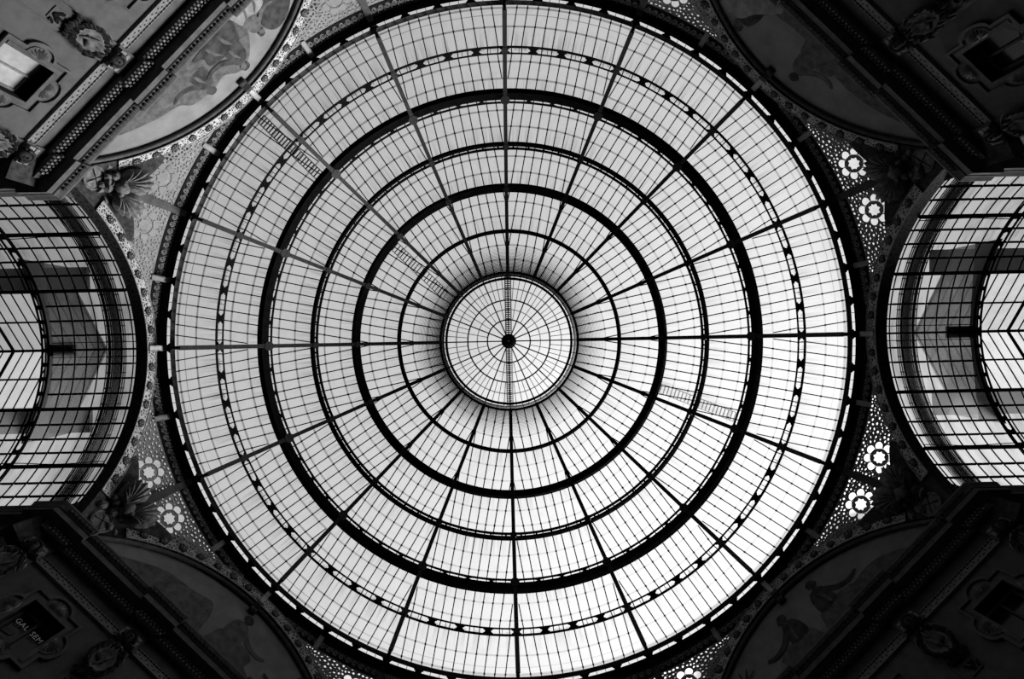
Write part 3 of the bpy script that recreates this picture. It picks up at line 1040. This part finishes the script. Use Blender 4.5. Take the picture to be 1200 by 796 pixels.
    # keystone
    ks = thing('keystone', P(0, 0, 26.1), 'scrolled keystone clasp at the crown of the %s mural arch' % word, 'keystone', 'keystones of the mural arches')
    g = MB()
    g.loft([[P(x, p, z) for x, z in ((-.2, zz), (.2, zz), (.16, zz + .2), (-.16, zz + .2))] for p, zz in ((.16, 26.0), (-.02, 25.86), (-.12, 25.80), (-.2, 25.78))])
    for x in (-.12, 0, .12):
        g.tube([P(x, p, zz - .01) for p, zz in ((.16, 26.0), (-.02, 25.86), (-.12, 25.80))], .03, 5)
    g.build('clasp', M['strut'], ks)
    g = MB(); g.tube([P(x, -.08, 25.62) for x in (-.19, .19)], .15, 12); g.tube([P(x, -.08, 25.62) for x in (-.22, .22)], .07, 8)
    g.build('scroll', M['dark_stucco'], ks, smooth=False)

    # mural
    mu = thing('lunette_mural', P(0, -.5, 21.2), 'faded half-round %s mural of robed figures against a pale sky' % word, 'mural', 'lunette murals of the octagon')
    rho, z0 = LUN['rho'] - .02, LUN['z0']
    ae = math.acos((21.25 - z0) / rho)
    g = MB()
    g.region([(rho * math.sin(-ae + 2 * ae * i / 40), z0 + rho * math.cos(-ae + 2 * ae * i / 40)) for i in range(41)], [], lambda x, y, d: P(x, d, y), -.22, -.28)
    g.build('painted_ground', M['mural'], mu)
    def smooth_poly(pts, n=5):
        o = []
        L = len(pts)
        for i in range(L):
            p0, p1, p2, p3 = (Vector(pts[(i + k - 1) % L]) for k in range(4))
            for q in range(n):
                u = q / n
                o.append(0.5 * ((2 * p1) + (p2 - p0) * u + (2 * p0 - 5 * p1 + 4 * p2 - p3) * u * u + (3 * p1 - p0 - 3 * p2 + p3) * u ** 3))
        return [(v.x, v.y) for v in o]
    lay = [0]
    def paint(pts, m, name='painted_figure', dx=0, dz=0, s=1.0, fl=1):
        lay[0] += 1
        poly = smooth_poly([(dx + fl * s * a, dz + s * b) for a, b in pts])
        g = MB(); g.region(poly, [], lambda x, y, d: P(x, d, y), -.216 + .003 * lay[0], None)
        return g.build(name, M[m], mu)
    TORSO = [(-.28, 2.1), (.05, 2.2), (.36, 2.08), (.46, 1.6), (.42, 1.0), (-.42, .95), (-.48, 1.6)]
    SKIRT = [(-.55, 1.05), (.1, 1.12), (.9, 1.1), (1.35, .85), (1.3, .35), (1.75, .0), (.6, -.15), (-.8, -.1), (-.75, .5)]
    NECK = [(-.05, 2.05), (.2, 2.05), (.22, 2.35), (.0, 2.35)]
    HEAD = [(.02, 2.3), (.2, 2.24), (.36, 2.34), (.38, 2.5), (.26, 2.66), (.06, 2.66), (-.04, 2.5)]
    HAIR = [(-.1, 2.32), (.02, 2.38), (.08, 2.56), (.3, 2.64), (.22, 2.74), (.0, 2.74), (-.14, 2.58)]
    ARMP = [(.28, 2.02), (.5, 1.85), (.85, 1.5), (1.35, 1.32), (1.8, 1.4), (1.82, 1.26), (1.4, 1.1), (.8, 1.2), (.4, 1.55)]
    FOLDS = [[(-.2, .95), (.1, .6), (.15, .0), (.05, .0), (-.05, .5)], [(.5, 1.0), (.85, .6), (.95, .05), (.82, .05), (.7, .55)], [(.0, 1.9), (.2, 1.5), (.22, 1.1), (.12, 1.1), (.05, 1.5)]]
    def figure(dx, dz, s, fl, body, skirt, head):
        fold = 'figure_mid'
        for shp, m in ((SKIRT, skirt), (NECK, head), (TORSO, body), (ARMP, body), (HEAD, head), (HAIR, 'figure_dark')): paint(shp, m, 'painted_figure', dx, dz, s, fl)
        for f in FOLDS: paint(f, fold, 'painted_fold', dx, dz, s, fl)
    HILL = [(-7, 21.4), (-3, 21.4), (3, 21.4), (7, 21.4), (5.5, 22.6), (3, 23.2), (0, 22.9), (-3, 23.3), (-5.5, 22.7)]
    if side == 'northwest':
        paint([(-5.6, 22.2), (-1, 21.6), (2.2, 22), (2.0, 23.6), (1.2, 24.9), (.3, 25.15), (-.4, 24.6), (-1.2, 24.75), (-2.4, 24.5), (-2.9, 23.9), (-4.2, 23.4)], 'figure_mid', 'painted_drapery')
        figure(-1.2, 22.35, .95, -1, 'figure_dark', 'figure_mid', 'figure_dark')
        figure(.8, 22.7, .98, -1, 'figure_dark', 'figure_dark', 'figure_mid')
        paint([(2.2, 22.3), (5.2, 22.3), (4.8, 23.7), (4.0, 24.7), (3.1, 24.9), (2.6, 24.2), (2.9, 23.5), (2.1, 23.2)], 'figure_dark', 'painted_drapery')
        figure(2.3, 22.5, .75, 1, 'figure_mid', 'figure_pale', 'figure_mid')
    elif side == 'northeast':
        paint(HILL, 'figure_mid', 'painted_hill')
        figure(-.9, 22.6, .95, -1, 'figure_mid', 'figure_mid', 'figure_dark')
        figure(2.6, 22.3, 1.1, 1, 'figure_dark', 'figure_mid', 'figure_mid')
        paint([(1.5, 22.5), (4.2, 22.4), (4.6, 23.6), (3.9, 24.7), (2.9, 24.6), (2.4, 23.8)], 'figure_pale', 'painted_cloud')
    elif side == 'southwest':
        paint([(-6.5, 21.6), (-1.6, 21.6), (-1.2, 23.0), (-1.6, 24.3), (-2.6, 24.1), (-4.6, 23.6)], 'figure_mid', 'painted_hill')
        figure(.1, 22.5, 1.05, 1, 'figure_mid', 'figure_mid', 'figure_dark')
        figure(4.2, 22.0, 1.0, -1, 'figure_dark', 'figure_dark', 'figure_dark')
    else:
        paint([(-6, 21.6), (-2, 21.6), (-1.5, 22.7), (-3.5, 23.4), (-5, 23.0)], 'figure_mid', 'painted_hill')
        figure(-1.4, 22.3, 1.1, -1, 'figure_dark', 'figure_mid', 'figure_dark')
        figure(.6, 22.2, 1.05, 1, 'figure_dark', 'figure_mid', 'figure_dark')
        for k in range(5):
            w = rad(20 + 35 * k)
            paint([(4.0, 23.6), (4.0 + .5 * math.cos(w - .1), 23.6 + .5 * math.sin(w - .1)), (4.0 + .8 * math.cos(w), 23.6 + .8 * math.sin(w)), (4.0 + .5 * math.cos(w + .1), 23.6 + .5 * math.sin(w + .1))], 'figure_dark', 'painted_palm_leaf')
        paint([(3.95, 22), (4.1, 22), (4.05, 23.6), (3.98, 23.6)], 'figure_dark', 'painted_palm_trunk')

# ------------------------------------------------------------------ glazed arm vaults
RV = 8.02
Z0V = ARM['z0']
def vault(ang, word):
    P = side_frame(rad(ang))
    root = thing('glass_vault', P(22, 0, Z0V + RV), 'iron and glass barrel vault of the %s arm, seen beyond its arch' % word, 'vault', 'glazed barrel vaults of the arms')
    def pt(a, x, r=RV): return P(x, r * math.sin(a), Z0V + r * math.cos(a))
    def alpha(y):
        s_ = 1 if y >= 0 else -1
        lo, hi = 0, 1.35
        for _ in range(50):
            m = (lo + hi) / 2
            if FOC * RV * math.sin(m) / (Z0V + RV * math.cos(m)) < abs(y): lo = m
            else: hi = m
        return s_ * lo
    ys = [8.5, 17, 34, 51.5, 69.5, 87, 104, 120, 136.5, 155, 170.5, 187, 201]
    heavy = (69.5, 136.5, 201)
    X0, X1, X2 = 19.25, 23.55, 34.0
    aM, aE = alpha(69.5), alpha(205)
    def arc(a0, a1, n): return [a0 + (a1 - a0) * i / n for i in range(n + 1)]
    # glass
    for nm, (a0, a1, x0, x1) in enumerate(((-aE, aE, X0, X1), (-aE, -aM, X1, X2), (aM, aE, X1, X2))):
        g = MB(); g.grid(lambda a, x: pt(a, x, RV + .06), arc(a0, a1, 40 if nm == 0 else 16), [x0, (x0 + x1) / 2, x1])
        pn = g.build('glass_panel', M['vault_glass'], root, smooth=True)
        b = MB()
        n = int((x1 - x0) / .6)
        for i in range(n + 1):
            x = x0 + .15 + i * .6
            if x > x1: break
            b.loft([[pt(a, x - .022, RV + .03), pt(a, x + .022, RV + .03), pt(a, x + .022, RV - .01), pt(a, x - .022, RV - .01)] for a in arc(a0, a1, 40 if nm == 0 else 16)])
        for y in ys:
            for s_ in (-1, 1):
                a = alpha(y * s_)
                if y in heavy or not (min(a0, a1) <= a <= max(a0, a1)): continue
                w = .035 if y > 10 else .02
                b.loft([[pt(a - w / RV, x, RV + .03), pt(a + w / RV, x, RV + .03), pt(a + w / RV, x, RV - .03), pt(a - w / RV, x, RV - .03)] for x in (x0, x1)])
                if y > 10:
                    x = x0 + .15
                    while x < x1:
                        b.box(pt(a, x + .3, RV + .02), P(.22, 0, 0) - P(0, 0, 0), (pt(a + .01, 0) - pt(a, 0)).normalized() * .05, (pt(a, 0, 1) - pt(a, 0, 0)) * .02)
                        x += .6
        if nm == 0:
            b.loft([[P(x, yy, Z0V + RV - zz) for yy, zz in ((-.05, -.02), (.05, -.02), (.05, .12), (-.05, .12))] for x in (x0, x1)])
        b.build('glazing_bars', M['iron'], pn)
    for y in heavy[:2]:
        for s_ in (-1, 1):
            a = alpha(y * s_); g = MB()
            w = .075
            g.loft([[pt(a - w / RV, x, RV), pt(a + w / RV, x, RV), pt(a + w / RV, x, RV - .12), pt(a - w / RV, x, RV - .12)] for x in (X0, X2)])
            g.build('purlin', M['iron'], root)
            if y > 100:
                q = MB()
                q.tube([pt(a * .985 if False else a - s_ * (.012 + .006 * math.cos((x - X0) * 2 * PI / 4.4)), x, RV - .16) for x in [X0 + .35 * i for i in range(30)]], .022, 5)
                q.build('cable', M['iron'], root)
    # pierced rib
    g = MB()
    xr0, xr1 = X1 - .02, X1 + .30
    xm = (xr0 + xr1) / 2
    cuts = sorted([alpha(y * s_) for y in ys[1:] for s_ in (-1, 1)] + [0.0])
    for a, b_ in zip(cuts, cuts[1:]):
        ac, ah = (a + b_) / 2, (b_ - a) / 2 * RV
        hole = [(x * .86 * ah / 10, y * .125 / 2.5) for x, y in ((10, 0), (8.6, 1.0), (8, 2.0), (5, 2.1), (3.5, 2.6), (0, 2.3), (-3.5, 2.6), (-5, 2.1), (-8, 2.0), (-8.6, 1.0), (-10, 0), (-8.6, -1.0), (-8, -2), (-5, -2.1), (-3.5, -2.6), (0, -2.3), (3.5, -2.6), (5, -2.1), (8, -2), (8.6, -1))]
        hw = (xr1 - xr0) / 2
        outer = [(-ah + 2 * ah * i / 4, -hw) for i in range(5)] + [(ah - 2 * ah * i / 4, hw) for i in range(5)]
        g.region(outer, [hole], lambda u, v, d: pt(ac + u / RV, xm + v, RV - d), .25, .22)
    for x in (xr0, xr1):
        g.loft([[pt(a, x - .04, RV - .26), pt(a, x + .04, RV - .26), pt(a, x + .04, RV - .21), pt(a, x - .04, RV - .21)] for a in arc(-aE, aE, 48)])
    g.build('pierced_rib', M['iron'], root)
    # raised ridge lantern
    XM = X1 + .34
    ze, zr, ye = 28.0, 30.0, 3.25
    yb, zb = RV * math.sin(aM), Z0V + RV * math.cos(aM)
    for s_ in (-1, 1):
        g = MB()
        g.grid(lambda u, x: P(x, s_ * (yb + (ye - yb) * u), zb + (ze - zb) * u), [0, 1], [XM, X2])
        g.grid(lambda u, x: P(x, s_ * ye * (1 - u), ze + (zr - ze) * u), [0, .5, 1], [XM, X2])
        pn = g.build('ridge_glass', M['ridge_glass'], root)
        b = MB()
        x = XM + .1
        i = 0
        while x < X2:
            w = .09 if i % 10 == 9 else .025
            b.loft([[P(x - w, s_ * y, z - .05), P(x + w, s_ * y, z - .05), P(x + w, s_ * y, z + .0), P(x - w, s_ * y, z + .0)] for y, z in ((yb, zb), (ye, ze), (0, zr))])
            x += .6; i += 1
        for y, z, w in ((ye, ze, .08), (ye / 2, (ze + zr) / 2, .05), (0.03, zr, .05)):
            b.loft([[P(x, s_ * (y - w), z - .1), P(x, s_ * (y + w), z - .1), P(x, s_ * (y + w), z), P(x, s_ * (y - w), z)] for x in (XM, X2)])
        b.build('ridge_bars', M['iron'], pn)
    for s_ in (-1, 1):
        g = MB()
        g.loft([[P(x, s_ * y, z) for y, z in ((ye - .05, ze - .1), (4.55, ze - .15), (4.55, ze + .05), (ye - .05, ze + .1))] for x in (X1 - .3, X2)])
        g.build('eaves_gutter', M['zinc'], root)
    def crown(y): return Z0V + math.sqrt(RV * RV - y * y)
    g = MB()
    yy_ = [-4.5 + 9.0 * i / 16 for i in range(17)]
    g.region([(y, crown(y) + .02) for y in yy_] + [(y, max(crown(y) + .3, crown(0) + .45 - abs(y) * .1)) for y in yy_[::-1]], [], lambda y, z, d: P(XM + d, y, z), 0, .08)
    g.build('gable_shade_strip', M['zinc'], root)  # added dark strip, the deeper step of the vault's shading
    g = MB()
    g.region([(y, crown(0) + .45 - abs(y) * .1) for y in yy_] + [(4.5, ze - .1), (ye + .1, ze), (0, zr + .1), (-ye - .1, ze), (-4.5, ze - .1)], [], lambda y, z, d: P(XM + .04, y, z), 0, None)
    g.build('gable_glass', M['gable_glass'], root)  # glass dulled to a mid tone, the lighter step of that shading
    g = MB()
    g.loft([[P(x, yy, Z0V + RV + zz) for yy, zz in ((-.3, .12), (.3, .12), (.3, .16), (-.3, .16))] for x in (22.4, X1 + .3)])
    g.build('crown_dark_strip', M['zinc'], root)  # zinc strip added to darken the crown beside the rib
    # walkway lying over the glass
    g = MB()
    for i in range(11):
        x, hw = 20.1 + i * .1, .022 + .016 * math.sin(PI * i / 10) + (.008 if 2 < i < 6 else 0)
        g.loft([[pt(a, x - hw, RV + .42), pt(a, x + hw, RV + .42), pt(a, x + hw, RV + .45), pt(a, x - hw, RV + .45)] for a in arc(-aE, aE, 40)])
    for i in range(24):
        a = -aE + 2 * aE * (i + .5) / 24
        g.loft([[pt(a - .004, x, RV + .45), pt(a + .004, x, RV + .45), pt(a + .004, x, RV + .5), pt(a - .004, x, RV + .5)] for x in (20.1, 21.1)])
    g.build('roof_walkway', M['zinc'], root)
vault(0, 'right'); vault(180, 'left')

# ------------------------------------------------------------------ remaining shell
def struct(name, mb, m, label, cat):
    o = mb.build(name, m); return tag(o, label, cat, None, 'structure')
g = MB(); g.box((0, 0, FLOOR - .1), (36, 0, 0), (0, 36, 0), (0, 0, .1))
struct('floor', g, M['floor'], 'marble mosaic floor far below the dome', 'floor')
for sx, side in ((-1, 'west'), (1, 'east')):
    for sy, s2 in ((-1, 'north'), (1, 'south')):
        g = MB(); x0, x1 = TWALL, 34.2
        g.box((sx * (x0 + x1) / 2, sy * (HW + .2), (FLOOR + 21.3) / 2), ((x1 - x0) / 2, 0, 0), (0, .2, 0), (0, 0, (21.3 - FLOOR) / 2))
        struct('wall_%s_%s_side' % (side, s2), g, M['plaster'], 'dark side wall of the %s arm, on its %s side' % ('left' if sx < 0 else 'right', 'upper' if sy < 0 else 'lower'), 'wall')
    g = MB(); g.box((sx * 34.4, 0, 14), (.2, 0, 0), (0, 8.2, 0), (0, 0, 16))
    struct('wall_%s_end' % side, g, M['plaster'], 'unseen wall added at the end of the %s arm to block light' % ('left' if sx < 0 else 'right'), 'wall')  # added to close the open arm against light from outside
for sy, side in ((-1, 'north'), (1, 'south')):
    g = MB(); g.box((0, sy * 19.6, (FLOOR + 26.4) / 2), (8.0, 0, 0), (0, .2, 0), (0, 0, (26.4 - FLOOR) / 2))
    struct('wall_' + side, g, M['plaster'], 'unseen wall added to shut out light at the %s edge' % ('top' if sy < 0 else 'bottom'), 'wall')  # added in place of the open arm, to keep light out

# ------------------------------------------------------------------ light
w = bpy.data.worlds.new('sky'); bpy.context.scene.world = w
w.use_nodes = True
nt = w.node_tree; nt.nodes.clear()
o = nt.nodes.new('ShaderNodeOutputWorld'); bg = nt.nodes.new('ShaderNodeBackground')
tc = nt.nodes.new('ShaderNodeTexCoord')
sd = Vector((math.cos(SUN_AZ) * math.cos(SUN_EL), math.sin(SUN_AZ) * math.cos(SUN_EL), math.sin(SUN_EL)))
dot = nt.nodes.new('ShaderNodeVectorMath'); dot.operation = 'DOT_PRODUCT'
nt.links.new(tc.outputs['Generated'], dot.inputs[0]); dot.inputs[1].default_value = sd
rp = nt.nodes.new('ShaderNodeMapRange')
rp.inputs['From Min'].default_value = -1.0; rp.inputs['From Max'].default_value = 1.0
nt.links.new(dot.outputs['Value'], rp.inputs['Value'])
mr = nt.nodes.new('ShaderNodeValToRGB')
els = mr.color_ramp.elements
while len(els) < 6: els.new(.5)
for el, (d_, v_) in zip(els, ((-1, .30), (-.30, .60), (-.12, .74), (.31, .88), (.62, 1.0), (1.0, 1.2))):
    el.position = (d_ + 1) / 2; el.color = (v_, v_, v_, 1)
nt.links.new(rp.outputs[0], mr.inputs['Fac'])
sep = nt.nodes.new('ShaderNodeSeparateXYZ'); nt.links.new(tc.outputs['Generated'], sep.inputs[0])
hz = nt.nodes.new('ShaderNodeMapRange')
hz.inputs['From Min'].default_value = -0.05; hz.inputs['From Max'].default_value = 0.05
hz.inputs['To Min'].default_value = 0.1; hz.inputs['To Max'].default_value = 1.0
nt.links.new(sep.outputs['Z'], hz.inputs['Value'])
mul = nt.nodes.new('ShaderNodeMath'); mul.operation = 'MULTIPLY'
nt.links.new(mr.outputs[0], mul.inputs[0]); nt.links.new(hz.outputs[0], mul.inputs[1])
nt.links.new(mul.outputs[0], bg.inputs['Strength'])
nt.links.new(bg.outputs[0], o.inputs['Surface'])

sl = bpy.data.lights.new('sun', 'SUN'); sl.energy = 18.0; sl.angle = rad(36)
so = bpy.data.objects.new('sun', sl); C.objects.link(so)
so.location = sd * 90
so.rotation_euler = (-sd).to_track_quat('-Z', 'Y').to_euler()

# ------------------------------------------------------------------ camera
cam = bpy.data.cameras.new('camera'); co = bpy.data.objects.new('camera', cam); C.objects.link(co)
cam.sensor_width = 36.0; cam.lens = FOC / 1200 * 36.0
cam.clip_start = 0.05; cam.clip_end = 500
roll = rad(1.17)
r_ = Vector((math.cos(roll), math.sin(roll), 0)); dn = Vector((-math.sin(roll), math.cos(roll), 0))
m = Matrix((r_, -dn, Vector((0, 0, -1)))).transposed().to_4x4()
m.translation = Vector((-.3, 0, 0))
co.matrix_world = m
cam.shift_x = 7.5 / 1200
cam.shift_y = 2.0 / 1200
sc = bpy.context.scene
sc.camera = co
sc.view_settings.view_transform = 'Standard'
sc.view_settings.look = 'None'
sc.view_settings.exposure = 0.0
sc.view_settings.gamma = 1.0
sc.view_settings.use_curve_mapping = False
sc.cycles.max_bounces = 6
sc.cycles.diffuse_bounces = 3
sc.cycles.transparent_max_bounces = 16
